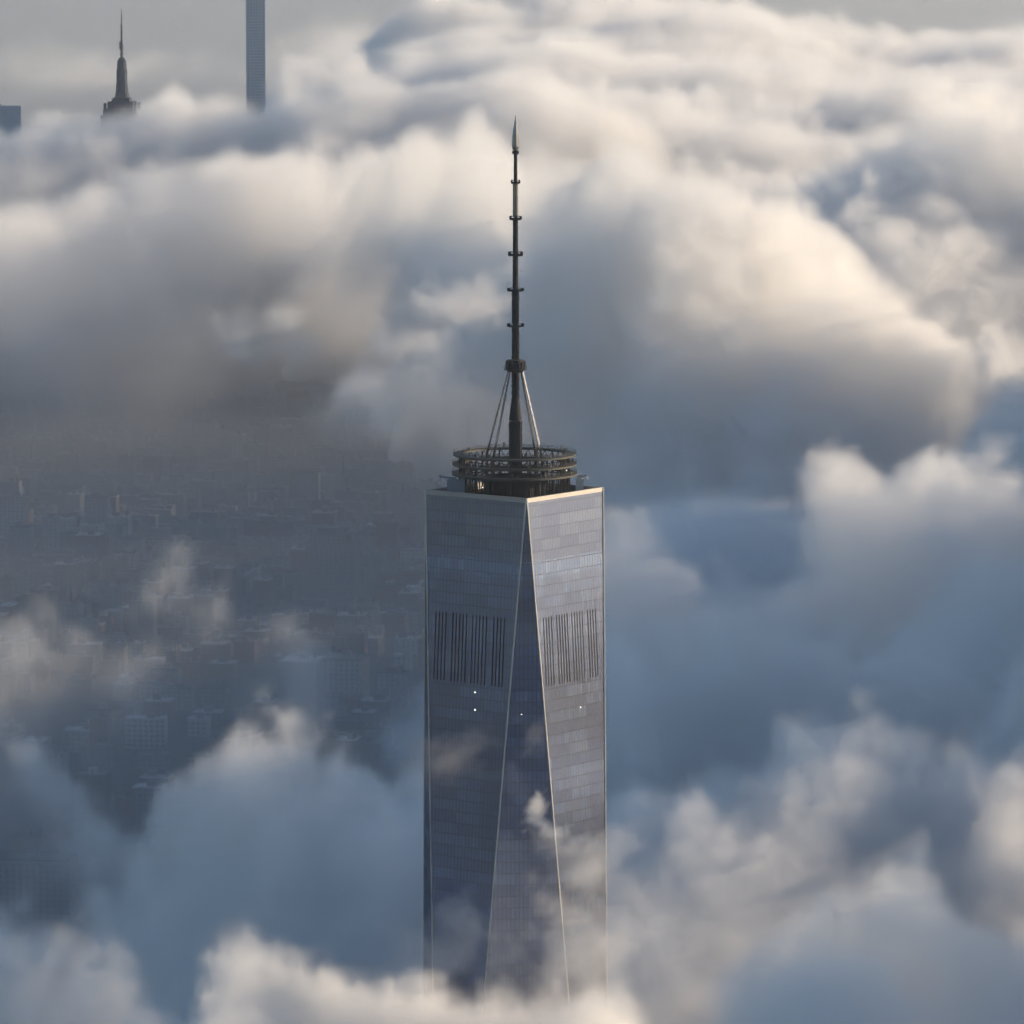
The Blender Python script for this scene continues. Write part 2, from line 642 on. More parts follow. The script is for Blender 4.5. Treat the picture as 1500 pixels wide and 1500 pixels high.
for (y0_, y1_, r) in ((85, 62, 1.55), (62, 41, 1.15), (41, 22, .75), (22, 13, .35)):
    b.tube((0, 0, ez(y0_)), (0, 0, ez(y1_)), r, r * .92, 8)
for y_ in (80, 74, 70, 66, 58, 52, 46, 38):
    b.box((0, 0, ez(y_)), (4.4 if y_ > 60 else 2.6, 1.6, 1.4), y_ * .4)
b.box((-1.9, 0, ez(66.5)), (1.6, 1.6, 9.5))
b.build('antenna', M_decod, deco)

# slender square tower of square windows
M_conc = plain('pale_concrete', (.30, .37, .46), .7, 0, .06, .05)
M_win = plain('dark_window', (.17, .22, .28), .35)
DS = 8700.0
s0 = at(376.3, 400, DS)
slim = empty('slender_tower', (s0.x, s0.y, 0), math.radians(4.5), label='very slender square concrete tower with a grid of windows beyond the cloud crest', cat='skyscraper')
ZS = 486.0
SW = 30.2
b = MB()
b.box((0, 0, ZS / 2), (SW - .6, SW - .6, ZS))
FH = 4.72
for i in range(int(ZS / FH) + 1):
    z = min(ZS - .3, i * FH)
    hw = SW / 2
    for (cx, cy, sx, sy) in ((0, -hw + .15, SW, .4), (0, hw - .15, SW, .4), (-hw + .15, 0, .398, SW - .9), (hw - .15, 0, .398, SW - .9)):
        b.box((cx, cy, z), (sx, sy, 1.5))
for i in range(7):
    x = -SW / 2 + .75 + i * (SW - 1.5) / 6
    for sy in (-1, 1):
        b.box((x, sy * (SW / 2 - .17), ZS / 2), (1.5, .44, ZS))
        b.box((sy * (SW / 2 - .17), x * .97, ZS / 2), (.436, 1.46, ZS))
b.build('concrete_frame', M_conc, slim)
wm = MB()
wm.box((0, 0, 0), (3.3, .12, 3.2))
wmesh = wm.mesh('window')
wmesh.materials.append(M_win)
restw = MB()
cnt = 0
for i in range(int(ZS / FH) - 1, 3, -1):
    z = i * FH + FH / 2
    for j in range(6):
        x = -SW / 2 + .75 + (j + .5) * (SW - 1.5) / 6
        y_px = -175 + (CAM_H - z) * F / DS
        if cnt < 96 and y_px > -4:
            o = bpy.data.objects.new('window', wmesh)
            o.location = (x, -SW / 2 + .24, z)
            o.parent = slim
            COL.objects.link(o)
            cnt += 1
        else:
            restw.box((x, -SW / 2 + .24, z), (3.3, .12, 3.2))
        restw.box((SW / 2 - .24, x, z), (.12, 3.3, 3.2))
ro = restw.build('window', M_win, slim)
ro['kind'] = 'stuff'

# flat slab at the left edge, far off
DB = 9300.0
p = at(3, 400, DB)
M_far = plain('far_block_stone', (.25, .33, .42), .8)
slab = empty('slab_tower', (p.x, p.y, 0), math.radians(8), label='faded flat-topped office slab in haze at the far edge of the cloud', cat='building')
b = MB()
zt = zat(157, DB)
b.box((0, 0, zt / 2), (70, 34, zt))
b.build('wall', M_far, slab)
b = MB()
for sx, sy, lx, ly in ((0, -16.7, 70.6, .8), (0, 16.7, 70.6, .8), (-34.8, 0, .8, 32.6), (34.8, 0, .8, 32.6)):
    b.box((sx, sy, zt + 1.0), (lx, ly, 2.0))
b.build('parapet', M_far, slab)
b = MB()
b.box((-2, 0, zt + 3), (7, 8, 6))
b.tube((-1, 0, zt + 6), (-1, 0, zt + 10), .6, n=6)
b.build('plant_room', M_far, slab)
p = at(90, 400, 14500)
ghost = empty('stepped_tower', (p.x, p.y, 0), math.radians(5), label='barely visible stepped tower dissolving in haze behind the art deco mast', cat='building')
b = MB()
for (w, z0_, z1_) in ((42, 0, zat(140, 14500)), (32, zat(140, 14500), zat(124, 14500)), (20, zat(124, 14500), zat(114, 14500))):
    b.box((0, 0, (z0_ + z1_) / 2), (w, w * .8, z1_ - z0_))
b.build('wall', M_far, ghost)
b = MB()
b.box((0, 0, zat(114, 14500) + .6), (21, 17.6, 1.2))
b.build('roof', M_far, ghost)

# ------------------------------------------------------------------ ground and the city in the gap
M_ground, t_, b_ = new_mat('city_ground')
q = NT(t_)
co = q.n('ShaderNodeTexCoord')
no = q.n('ShaderNodeTexNoise')
q.link(co.outputs['Object'], no.inputs['Vector'])
no.inputs['Scale'].default_value = .012
no.inputs['Detail'].default_value = 8
q.link(q.mixc(no.outputs[0], (.03, .032, .034, 1), (.085, .085, .08, 1)), b_.inputs['Base Color'])
b_.inputs['Roughness'].default_value = .9
g = MB()
g.add([(-60000, -30000, 0), (60000, -30000, 0), (60000, 70000, 0), (-60000, 70000, 0)], [(0, 1, 2, 3)])
tag(g.build('ground', M_ground), kind='structure')


def city_mat(name, wall):
    m, t, b = new_mat(name)
    q = NT(t)
    co = q.n('ShaderNodeTexCoord')
    sp = q.n('ShaderNodeSeparateXYZ')
    q.link(co.outputs['Object'], sp.inputs[0])
    h = q.m('FRACT', q.m('DIVIDE', q.m('ADD', sp.outputs[0], sp.outputs[1]), 4.2))
    v = q.m('FRACT', q.m('DIVIDE', sp.outputs[2], 3.6))
    win = q.m('MULTIPLY', q.m('GREATER_THAN', h, .45), q.m('GREATER_THAN', v, .42))
    oi = q.n('ShaderNodeObjectInfo')
    k = q.m('ADD', .7, q.m('MULTIPLY', oi.outputs['Random'], .7))
    vm = q.n('ShaderNodeVectorMath', operation='SCALE')
    vm.inputs[0].default_value = wall
    q.link(k, vm.inputs['Scale'])
    q.link(q.mixc(q.m('MULTIPLY', win, .6), vm.outputs[0], (.03, .035, .04, 1)), b.inputs['Base Color'])
    b.inputs['Roughness'].default_value = .7
    return m


CM = [city_mat('brick_wall', (.17, .10, .075)), city_mat('pale_wall', (.38, .36, .33)), city_mat('grey_wall', (.22, .22, .22))]
RM = [plain('tar_roof', (.07, .07, .07), .9), plain('silver_roof', (.55, .55, .54), .6), plain('gravel_roof', (.22, .21, .20), .9)]
NAMES = ('red-brown brick', 'pale stone', 'grey concrete')
CITY_ROT = math.radians(-9)
cr_, sr_ = math.cos(CITY_ROT), math.sin(CITY_ROT)


def block(loc, w, d, h, wall, roof, label, group=None, name='city_block', rz=CITY_ROT, top=None):
    o = empty(name, loc, rz, label=label, cat='building', group=group)
    b = MB()
    b.box((0, 0, h / 2), (w, d, h))
    if top:
        for tw, td, th_, zb_ in top:
            b.box((0, 0, zb_ + th_ / 2), (tw, td, th_))
    b.build('wall', wall, o)
    r = MB()
    for sx, sy, lx, ly in ((0, -d / 2 + .25, w + .3, .5), (0, d / 2 - .25, w + .3, .5), (-w / 2 + .25, 0, .5, d - 1), (w / 2 - .25, 0, .5, d - 1)):
        r.box((sx, sy, h + .5), (lx, ly, 1.0))
    if not top:
        r.box((0, 0, h + .1), (w - 1.02, d - 1.02, .2))
    r.build('roof', roof, o)
    if not top:
        k = MB()
        k.box((w * random.uniform(-.2, .2), d * random.uniform(-.2, .2), h + 2.2), (min(6, w * .3), min(5, d * .3), 4.0))
        if random.random() < .4:
            k.tube((w * .3, d * .28, h + .2), (w * .3, d * .28, h + 5), 1.5, 1.5, 8)
        k.build('bulkhead', random.choice(CM), o)
    return o


special = []


def landmark(px, py, d, w, dep, h_, label, top=None, wall=None, roof=None, name='city_tower', rz=CITY_ROT):
    """Stands on the ground where its base shows at px, py."""
    p = at(px, py, d)
    special.append((p.x, p.y, max(w, dep) * .8))
    return block((p.x, p.y, 0), w, dep, h_, wall or CM[2], roof or RM[2], label, name=name, rz=rz, top=top)


def gd(py):
    lo, hi = 1500., 12000.
    for _ in range(40):
        mid = (lo + hi) / 2
        if at(750, py, mid).z > 0:
            lo = mid
        else:
            hi = mid
    return lo


landmark(488, 888, gd(888), 44, 30, 56, 'wide hazy city tower with stepped rounded shoulders beyond the left cloud shred', top=[(36, 26, 8, 56), (24, 20, 6, 64)], wall=CM[2])
landmark(20, 800, gd(800), 26, 26, 48, 'pale square tower at the left edge of the gap in the clouds', wall=CM[1])
landmark(75, 812, gd(812), 13, 14, 34, 'narrow pale tower standing alone in the gap, right of the left-edge tower', wall=CM[1])
landmark(458, 912, gd(912), 42, 20, 9, 'long low pale-roofed shed in front of the stepped tower', wall=CM[1], roof=RM[1], name='market_shed')
landmark(442, 1022, gd(1022), 30, 34, 30, 'grey block with a bay of tall windows, nearest the cloud', wall=CM[2], roof=RM[1])
landmark(508, 1022, gd(1022), 30, 34, 32, 'grey block with tall windows just left of the glass skyscraper', wall=CM[1], roof=RM[2])
landmark(60, 940, gd(940), 26, 22, 40, 'very dark square tower above the left cloud shreds', wall=city_mat('dark_glass_wall', (.03, .04, .05)), roof=RM[0])
landmark(214, 1095, gd(1095), 30, 14, 22, 'block with a bright curved roof edge seen through thin cloud', wall=CM[1], roof=RM[1])
landmark(148, 1108, gd(1108), 13, 13, 28, 'small square brick tower seen through thin cloud', wall=CM[0], roof=RM[2])
landmark(50, 1345, gd(1345), 50, 26, 38, 'grey gridded office block half lost in mist at lower left', wall=CM[2], roof=RM[0])
landmark(350, 640, gd(640), 20, 20, 46, 'tall narrow block at the far side of the gap', wall=CM[2], roof=RM[2])
# street grid: blocks of lots on a turned lattice
lots = []
for bi in range(-14, 8):
    for bj in range(-6, 62):
        for li in range(3):
            for lj in range(2):
                gx = bi * 92 + li * 25 + random.uniform(-2, 2)
                gy = 1650 + bj * 62 + lj * 22 + random.uniform(-1, 1)
                x, y = gx * cr_ - gy * sr_, gx * sr_ + gy * cr_
                d = y + CAM_D
                px = 750 + (x + .9) * F / d
                py = 750 + F * math.tan(math.atan2(CAM_H, d) - PITCH)
                if not (-15 < px < 640 and 585 < py < 1330) or random.random() < .12:
                    continue
                if any(abs(x - sx) < r + 10 and abs(y - sy) < r + 10 for sx, sy, r in special):
                    continue
                ki = random.choices((0, 1, 2), (5, 3, 4))[0]
                h = random.choices((random.uniform(9, 17), random.uniform(17, 27), random.uniform(30, 46)), (6, 3, .35))[0]
                hidden = py > 985 and random.random() < .7
                lots.append((hidden, d * (1 - h / 80), x, y, random.uniform(14, 23.5), random.uniform(13, 20), h, ki))
lots.sort()
rest = MB()
n_b = 0
for hid, _, x, y, w_, d_, h, ki in lots:
    if n_b < 280 and not hid:
        hs = 'low' if h < 17 else 'mid-height' if h < 28 else 'tall'
        block((x, y, 0), w_, d_, h, CM[ki], random.choice(RM),
              '%s %s city block, one of many faint in the gap in the clouds' % (hs, NAMES[ki]), 'city blocks below the clouds')
        n_b += 1
    elif not hid:
        rest.box((x, y, h / 2), (w_, d_, h), CITY_ROT)
        rest.box((x + 2, y + 1, h + 1.5), (4, 4, 3), CITY_ROT)
tag(rest.build('distant_city', CM[2]), 'farther rooftops of the city fading into mist', 'buildings', kind='stuff')
print('city blocks', n_b, len(lots))

# ------------------------------------------------------------------ clouds
SUN_EL, SUN_AZ, SUN_STRENGTH, SKY_STRENGTH, EXPOSURE = 14, 78, 5, .105, .38
RHO = .042

sv = np.concatenate([np.linspace(-.60, -.135, 40), np.linspace(-.13, .13, 300), np.linspace(.135, .60, 40)])
dv = np.concatenate([np.linspace(500, 1400, 20), np.linspace(1406, 2800, 230), np.linspace(2812, 5200, 200), np.linspace(5230, 14000, 200)])
SG, DG = np.meshgrid(sv, dv)
XG = SG * np.maximum(DG, 1500) + CL.x
YG = DG - CAM_D
layers = []
_rg = np.random.default_rng(11)


def swell(wl, n=14):
    """Smooth random swell over the plan, about -1..1, with wavelengths near wl metres."""
    o = 0
    for _ in range(n):
        a, w, p = _rg.uniform(0, 2 * PI), wl * _rg.uniform(.6, 1.8), _rg.uniform(0, 2 * PI)
        o = o + np.sin((XG0 * math.cos(a) + YG0 * math.sin(a) * .7) * 2 * PI / w + p)
    return o / math.sqrt(n)


XG0, YG0 = XG, YG
WS = np.clip(DG / 4000, .35, 1.6)
XG = XG0 + swell(260) * 16 * WS + swell(90) * 6 * WS
YG = YG0 + swell(420) * 22 * WS + swell(140) * 6 * WS
BUMP = swell(330) * 9 * WS + swell(130) * 5 * WS


def ridge(pts, d, wf, wb, zf, amp=1.0, rho=1.0, thick=900., drop=1.4, pw=1.8, floor=None):
    """A cloud crest through pts (seen position, at ground distance d), falling away in front (wf) and behind (wb)."""
    ds = d if isinstance(d, (list, tuple)) else [d] * len(pts)
    P = [at(x, y, dd) for (x, y), dd in zip(pts, ds)]
    xs = [p.x for p in P]
    yl = np.interp(XG, xs, [p.y for p in P])
    zl = np.interp(XG, xs, [p.z for p in P])
    over = np.maximum(np.maximum(xs[0] - XG, XG - xs[-1]), 0)
    u = YG - yl
    g = np.where(u < 0, np.exp(-(np.abs(u) / wf) ** pw), np.exp(-(np.abs(u) / wb) ** 2))
    far = np.maximum(-u - 1.5 * wf, u - 1.5 * wb)
    h = zf + (zl - zf) * g - over * drop - np.maximum(far, 0) * .9
    base = zl - thick if floor is None else np.full_like(zl, floor)
    h = h + BUMP * min(1, amp + .3) * g
    layers.append((h, amp * (.5 + .75 * g ** 3), rho, base))


def puff(px, py, d, rx, ry, rz, amp=1.2, rho=.6):
    """A loose floating puff."""
    p = at(px, py, d)
    r2 = ((XG - p.x) / rx) ** 2 + ((YG - p.y) / ry) ** 2
    layers.append((p.z + rz * (1 - r2 * 1.6), np.full_like(XG, amp), rho, np.full_like(XG, p.z - rz * 1.3)))


# far deck
ridge([(-900, 120), (-300, 100), (0, 105), (90, 80), (150, 95), (230, 72), (290, 96), (360, 110), (430, 60), (520, 30)], 12300, 900, 700, 60, 1.0, .14, 90)
ridge([(380, 190), (470, 110), (600, 50), (750, 25), (900, 0), (1000, 12), (1100, 32), (1200, 52), (1300, 62), (1500, 62), (2300, 60)], 10000, 1500, 1800, 150, .9)
ridge([(400, 190), (470, 85), (520, 130), (560, 110), (700, 70), (850, 55), (1000, 80), (1300, 110), (1700, 120), (2300, 220)], 8400, 700, 700, 150, 1)
ridge([(560, 220), (700, 140), (800, 110), (950, 120), (1100, 140), (1300, 175), (1700, 190), (2300, 290)], 7200, 600, 500, 150, 1)
# two long crests on the left
ridge([(-900, 230), (-300, 215), (0, 194), (65, 186), (110, 194), (150, 184), (200, 163), (245, 134), (275, 145), (300, 165), (420, 146), (500, 129), (640, 112), (720, 80), (800, 90), (900, 140), (1000, 190), (1300, 200), (1700, 220), (2200, 330)],
      6300, 480, 300, 90, .42, thick=230)
ridge([(-900, 330), (-300, 310), (0, 290), (110, 268), (200, 240), (260, 258), (330, 237), (400, 214), (450, 222), (560, 330)],
      [5300, 5300, 5350, 5500, 5600, 5650, 5700, 5800, 5850, 5850], 520, 300, -20, .42, .65, thick=235, pw=2.0)
ridge([(330, 330), (420, 240), (480, 222), (530, 208), (600, 202), (680, 182), (760, 210), (850, 250), (950, 290), (1100, 330)],
      [5750, 5650, 5550, 5450, 5330, 5200, 5050, 4950, 4900, 4900], 380, 300, -20, .36, thick=245)
ridge([(690, 345), (760, 290), (900, 228), (1050, 255), (1200, 270), (1500, 300), (2200, 480)], 5650, 300, 300, -20, .5)
ridge([(1130, 300), (1280, 220), (1340, 185), (1400, 168), (1500, 185), (1700, 230), (2300, 420)], 5000, 380, 300, 80, .9)
# large right-hand cloud behind the spire
ridge([(690, 520), (760, 440), (820, 395), (870, 345), (930, 315), (1000, 308), (1080, 300), (1140, 306), (1200, 345), (1270, 430), (1340, 480), (1600, 500), (2300, 620)], 4300, 520, 300, 20, .95, floor=190, drop=.8)
ridge([(835, 830), (880, 775), (950, 752), (1100, 742), (1500, 735), (2300, 735)], 3550, 330, 480, 90, .7)
# right-hand middle crests
ridge([(800, 830), (880, 785), (960, 795), (1050, 840), (1150, 820), (1200, 775), (1300, 752), (1400, 722), (1440, 740), (1500, 790), (1600, 770), (2300, 770)], 3000, 250, 160, -20, 1.35)
ridge([(1250, 960), (1420, 830), (1500, 745), (1700, 720), (2300, 740)], 2650, 200, 150, 0, 1.2)
ridge([(820, 935), (880, 895), (910, 885), (935, 925), (960, 990), (1050, 975), (1150, 955), (1200, 935), (1260, 945), (1330, 890), (1380, 920), (1410, 975), (1470, 945), (1550, 910), (2300, 910)], 2350, 150, 110, 0, 1.2)
ridge([(850, 1195), (900, 1145), (960, 1105), (1050, 1092), (1150, 1082), (1300, 1112), (1500, 1085), (2300, 1070)], 2060, 230, 130, 40, .8)
ridge([(800, 1400), (850, 1300), (900, 1240), (1000, 1230), (1100, 1250)], 1815, 60, 50, 120, 1.0, .22)
ridge([(1060, 1440), (1140, 1372), (1200, 1342), (1300, 1287), (1360, 1257), (1420, 1290), (1500, 1340), (1700, 1330), (2300, 1300)], 1640, 110, 90, 90, .8)
# front crest at the foot of the tower
ridge([(170, 1530), (230, 1472), (300, 1440), (335, 1365), (365, 1325), (400, 1312), (440, 1326), (480, 1360), (560, 1362), (640, 1358), (700, 1376), (745, 1360), (800, 1306), (850, 1322), (920, 1365), (980, 1470)], 1730, 90, 60, 120, .9, 1.8)
ridge([(1060, 1520), (1150, 1478), (1250, 1472), (1400, 1502), (1450, 1480), (1520, 1465), (2300, 1460)], 1540, 90, 60, 100, 1.0)
# left-hand masses
ridge([(100, 1400), (200, 1260), (280, 1110), (315, 1032), (350, 1032), (430, 1072), (480, 1068), (520, 1050), (570, 1060), (640, 1060), (720, 1090)], 2120, 190, 110, 0, .85, drop=3)
ridge([(-900, 1430), (-50, 1420), (60, 1372), (130, 1347), (180, 1352), (215, 1400), (300, 1480)], 1830, 110, 80, 60, .9)
ridge([(-900, 970), (-100, 965), (0, 943), (60, 935), (120, 905), (200, 880), (255, 840), (290, 862), (330, 888), (390, 882), (430, 960)], 2750, 110, 90, 90, 1.5, .45, 75)
ridge([(-900, 1110), (-100, 1105), (0, 1092), (60, 1100), (110, 1150), (160, 1230)], 2450, 110, 90, 120, 1.2, .6, 70)

# unseen cloud heads added right of the view, for shade and for glass reflections
for x_, y_, r_, z_ in ((300, -470, 110, 415), (330, -270, 110, 415), (330, 20, 110, 335), (370, 350, 140, 430), (400, 540, 140, 430),
                       (430, 770, 140, 430), (460, 1000, 150, 405), (500, 1350, 140, 395), (540, 1750, 160, 435), (590, 2150, 150, 430),
                       (1150, 330, 200, 300), (1380, 270, 160, 320)):
    r2 = ((XG - x_) ** 2 + (YG - y_) ** 2) / r_ ** 2
    layers.append((z_ - 110 * r2, np.full_like(XG, 1.0), 1.0, np.full_like(XG, -500.)))

HL = np.array([l[0] for l in layers])
kk = 12.0
mx = HL.max(0)
W = np.exp((HL - mx) / kk)
HF = mx + kk * np.log(W.sum(0))
W /= W.sum(0)
AMP = (np.array([l[1] for l in layers]) * W).sum(0)
W2 = np.exp((HL - mx) / 45.0)
BAS = (np.array([l[3] for l in layers]) * W2).sum(0) / W2.sum(0)
BAS = BAS + swell(420) * 34
RHM = sum(l[2] * w_ for l, w_ in zip(layers, W))
HF = np.maximum(HF, -400)
# the unseen deck is lowered east of the tower to let the low sun through
sm_ = lambda t: np.clip(t, 0, 1) ** 2 * (3 - 2 * np.clip(t, 0, 1))
HF -= 35 * sm_((XG0 - 260) / 150) * sm_((YG0 + 100) / 100) * sm_((190 - YG0) / 80)
HF = np.where(np.isfinite(HF), HF, -400)


def grid_mesh(name, X, Y, Z, attr=None):
    ny, nx = Z.shape
    me = bpy.data.meshes.new(name)
    co = np.stack([X, Y, Z], -1).reshape(-1, 3).astype(np.float32)
    me.vertices.add(len(co))
    me.vertices.foreach_set('co', co.ravel())
    i = np.arange((ny - 1) * (nx - 1))
    a = (i // (nx - 1)) * nx + i % (nx - 1)
    f = np.stack([a, a + 1, a + nx + 1, a + nx], -1).astype(np.int32)
    me.loops.add(f.size)
    me.loops.foreach_set('vertex_index', f.ravel())
    me.polygons.add(len(f))
    me.polygons.foreach_set('loop_start', np.arange(0, f.size, 4, dtype=np.int32))
    me.update(calc_edges=True)
    if attr is not None:
        at_ = me.attributes.new('shape', 'FLOAT_VECTOR', 'POINT')
        at_.data.foreach_set('vector', np.stack(attr, -1).reshape(-1, 3).astype(np.float32).ravel())
    return me


hf = bpy.data.objects.new('cloud_top_sheet', grid_mesh('cloud_top_sheet', XG0, YG0, HF, (AMP, RHM, BAS)))
HFC = hf
mc = bpy.data.materials.new('cloud')
mc.use_nodes = True
mt = mc.node_tree
mt.nodes.clear()
pv = mt.nodes.new('ShaderNodeVolumePrincipled')
mo = mt.nodes.new('ShaderNodeOutputMaterial')
mt.links.new(pv.outputs[0], mo.inputs['Volume'])
pv.inputs['Color'].default_value = (1, 1, 1, 1)
pv.inputs['Density'].default_value = 1
pv.inputs['Anisotropy'].default_value = .35


CORE = 1
mcore = bpy.data.materials.new('cloud_heart')
mcore.use_nodes = True
mcore.node_tree.nodes.clear()
_d = mcore.node_tree.nodes.new('ShaderNodeBsdfDiffuse')
_d.inputs[0].default_value = (.93, .93, .93, 1)
_o = mcore.node_tree.nodes.new('ShaderNodeOutputMaterial')
mcore.node_tree.links.new(_d.outputs[0], _o.inputs[0])


def cloud_volume(lo, hi, vox, detail, soft, label, amp=1.0, core=110, big=200, thin=1.0):
    ng = bpy.data.node_groups.new('cloud_nodes', 'GeometryNodeTree')
    ng.interface.new_socket('Geometry', in_out='INPUT', socket_type='NodeSocketGeometry')
    ng.interface.new_socket('Geometry', in_out='OUTPUT', socket_type='NodeSocketGeometry')
    q = NT(ng)
    pos = q.n('GeometryNodeInputPosition').outputs[0]
    sx = q.n('ShaderNodeSeparateXYZ')
    q.link(pos, sx.inputs[0])
    cx = q.n('ShaderNodeCombineXYZ')
    q.link(sx.outputs[0], cx.inputs[0])
    q.link(sx.outputs[1], cx.inputs[1])
    cx.inputs[2].default_value = 3000
    oi = q.n('GeometryNodeObjectInfo')
    oi.inputs[0].default_value = HFC
    an = q.n('GeometryNodeInputNamedAttribute', data_type='FLOAT_VECTOR')
    an.inputs[0].default_value = 'shape'
    rc = q.n('GeometryNodeRaycast', data_type='FLOAT_VECTOR')
    q.link(oi.outputs['Geometry'], rc.inputs['Target Geometry'])
    q.link(an.outputs[0], rc.inputs['Attribute'])
    q.link(cx.outputs[0], rc.inputs['Source Position'])
    rc.inputs['Ray Direction'].default_value = (0, 0, -1)
    rc.inputs['Ray Length'].default_value = 8000
    hs = q.n('ShaderNodeSeparateXYZ')
    q.link(rc.outputs['Hit Position'], hs.inputs[0])
    ss = q.n('ShaderNodeSeparateXYZ')
    q.link(rc.outputs['Attribute'], ss.inputs[0])
    A, RM_, TK = ss.outputs

    def noise(scale, det, rough, dist, sz=1.0):
        vm = q.n('ShaderNodeVectorMath', operation='MULTIPLY')
        q.link(pos, vm.inputs[0])
        vm.inputs[1].default_value = (1, .8, sz)
        n = q.n('ShaderNodeTexNoise', noise_dimensions='3D')
        q.link(vm.outputs[0], n.inputs['Vector'])
        n.inputs['Scale'].default_value = scale
        n.inputs['Detail'].default_value = det
        n.inputs['Roughness'].default_value = rough
        n.inputs['Distortion'].default_value = dist
        n.normalize = False
        return n.outputs[0]
    n1 = noise(1 / big, detail, .62, .12, .85)
    n2 = noise(4.6 / big, max(1, detail - 1), .66, .2, .85)
    disp = q.m('ADD', q.m('MULTIPLY', q.m('MULTIPLY', n1, 44 * amp), A), q.m('MULTIPLY', q.m('MULTIPLY', n2, 19 * amp), q.m('MAXIMUM', A, .6)))
    top = q.m('ADD', q.m('ADD', q.m('SUBTRACT', hs.outputs[2], sx.outputs[2]), soft * .3), disp)
    bot = q.m('ADD', q.m('SUBTRACT', sx.outputs[2], TK), disp)
    d = q.m('MINIMUM', top, bot)
    den = q.m('MINIMUM', q.m('MULTIPLY', top, 1 / soft, clamp=True), q.m('MULTIPLY', bot, 1 / 110, clamp=True))
    den = q.m('MULTIPLY', q.m('POWER', den, 1.7), q.m('MULTIPLY', RM_, RHO * thin))
    den = q.m('MULTIPLY', den, q.m('POWER', q.m('MULTIPLY', q.m('SUBTRACT', sx.outputs[2], 15.0), 1 / 170, clamp=True), 1.5))
    shred = q.m('MAXIMUM', q.m('ADD', .88, q.m('MULTIPLY', n2, q.m('MULTIPLY', q.m('MINIMUM', A, 1.0), 1.0 * thin))), .1)
    den = q.m('MULTIPLY', den, shred)
    vc = q.n('GeometryNodeVolumeCube')
    q.link(den, vc.inputs['Density'])
    vc.inputs['Min'].default_value = lo
    vc.inputs['Max'].default_value = hi
    for i, ax in enumerate('XYZ'):
        vc.inputs['Resolution ' + ax].default_value = int((hi[i] - lo[i]) / vox[i])
    sm = q.n('GeometryNodeSetMaterial')
    sm.inputs['Material'].default_value = mc
    q.link(vc.outputs[0], sm.inputs[0])
    go = q.n('NodeGroupOutput')
    # the opaque heart of the cloud, a little way inside its misty skin
    vh = q.n('GeometryNodeVolumeCube')
    q.link(q.m('ADD', q.m('MULTIPLY', q.m('SUBTRACT', q.m('SUBTRACT', d, core), q.m('MULTIPLY', q.m('MAXIMUM', q.m('SUBTRACT', 1.0, RM_), 0.0), 600.0)), .02), 1.0), vh.inputs['Density'])
    vh.inputs['Background'].default_value = 0
    vh.inputs['Min'].default_value = lo
    vh.inputs['Max'].default_value = hi
    for i, ax in enumerate('XYZ'):
        vh.inputs['Resolution ' + ax].default_value = int((hi[i] - lo[i]) / vox[i] / 2)
    vmsh = q.n('GeometryNodeVolumeToMesh')
    q.link(vh.outputs[0], vmsh.inputs['Volume'])
    vmsh.inputs['Threshold'].default_value = 1.0
    ssm = q.n('GeometryNodeSetShadeSmooth')
    q.link(vmsh.outputs[0], ssm.inputs[0])
    s2 = q.n('GeometryNodeSetMaterial')
    s2.inputs['Material'].default_value = mcore
    q.link(ssm.outputs[0], s2.inputs[0])
    jn = q.n('GeometryNodeJoinGeometry')
    q.link(sm.outputs[0], jn.inputs[0])
    if CORE:
        q.link(s2.outputs[0], jn.inputs[0])
    q.link(jn.outputs[0], go.inputs[0])
    o = bpy.data.objects.new('cloud_bank', bpy.data.meshes.new('cloud_bank'))
    COL.objects.link(o)
    o.modifiers.new('cloud', 'NODES').node_group = ng
    return tag(o, label, 'clouds', kind='stuff')


Y = lambda d: d - CAM_D
FI = 1.0
ZL = 20
cloud_volume((-330, Y(1250), ZL), (330, Y(2600), 400), (2.5, 3.2, 2.5), 7, 16, 'near blue-grey cloud tops wrapped round the glass skyscraper')
cloud_volume((-600, Y(2600), ZL), (600, Y(5000), 430), (3.8, 5.6, 3.8), 6, 20, 'cream and grey cloud masses behind the spire', big=205, thin=.7)
cloud_volume((-900, Y(5000), 0), (900, Y(7700), 460), (6.5, 9.5, 5.0), 6, 24, 'long grey-blue cloud crests behind the spire, below the far towers', big=240, thin=.65)
cloud_volume((-1500, Y(7700), 0), (1500, Y(13500), 470), (11, 18, 7.5), 4, 44, 'far sunlit cloud deck running to the hazy top of the view', big=340, thin=.6)
for sgn in (1,):
    a, b = sorted((sgn * 330, sgn * 1500))
    cloud_volume((a, Y(900), ZL), (b, Y(2600), 420), (18, 18, 14), 3, 30, 'cloud deck beside the skyscraper, beyond the frame, with heads added for shade and reflections')
    a, b = sorted((sgn * 600, sgn * 1900))
    cloud_volume((a, Y(2600), ZL), (b, Y(5000), 440), (20, 24, 16), 3, 30, 'cloud deck to the right of the middle-distance crests, past the frame')



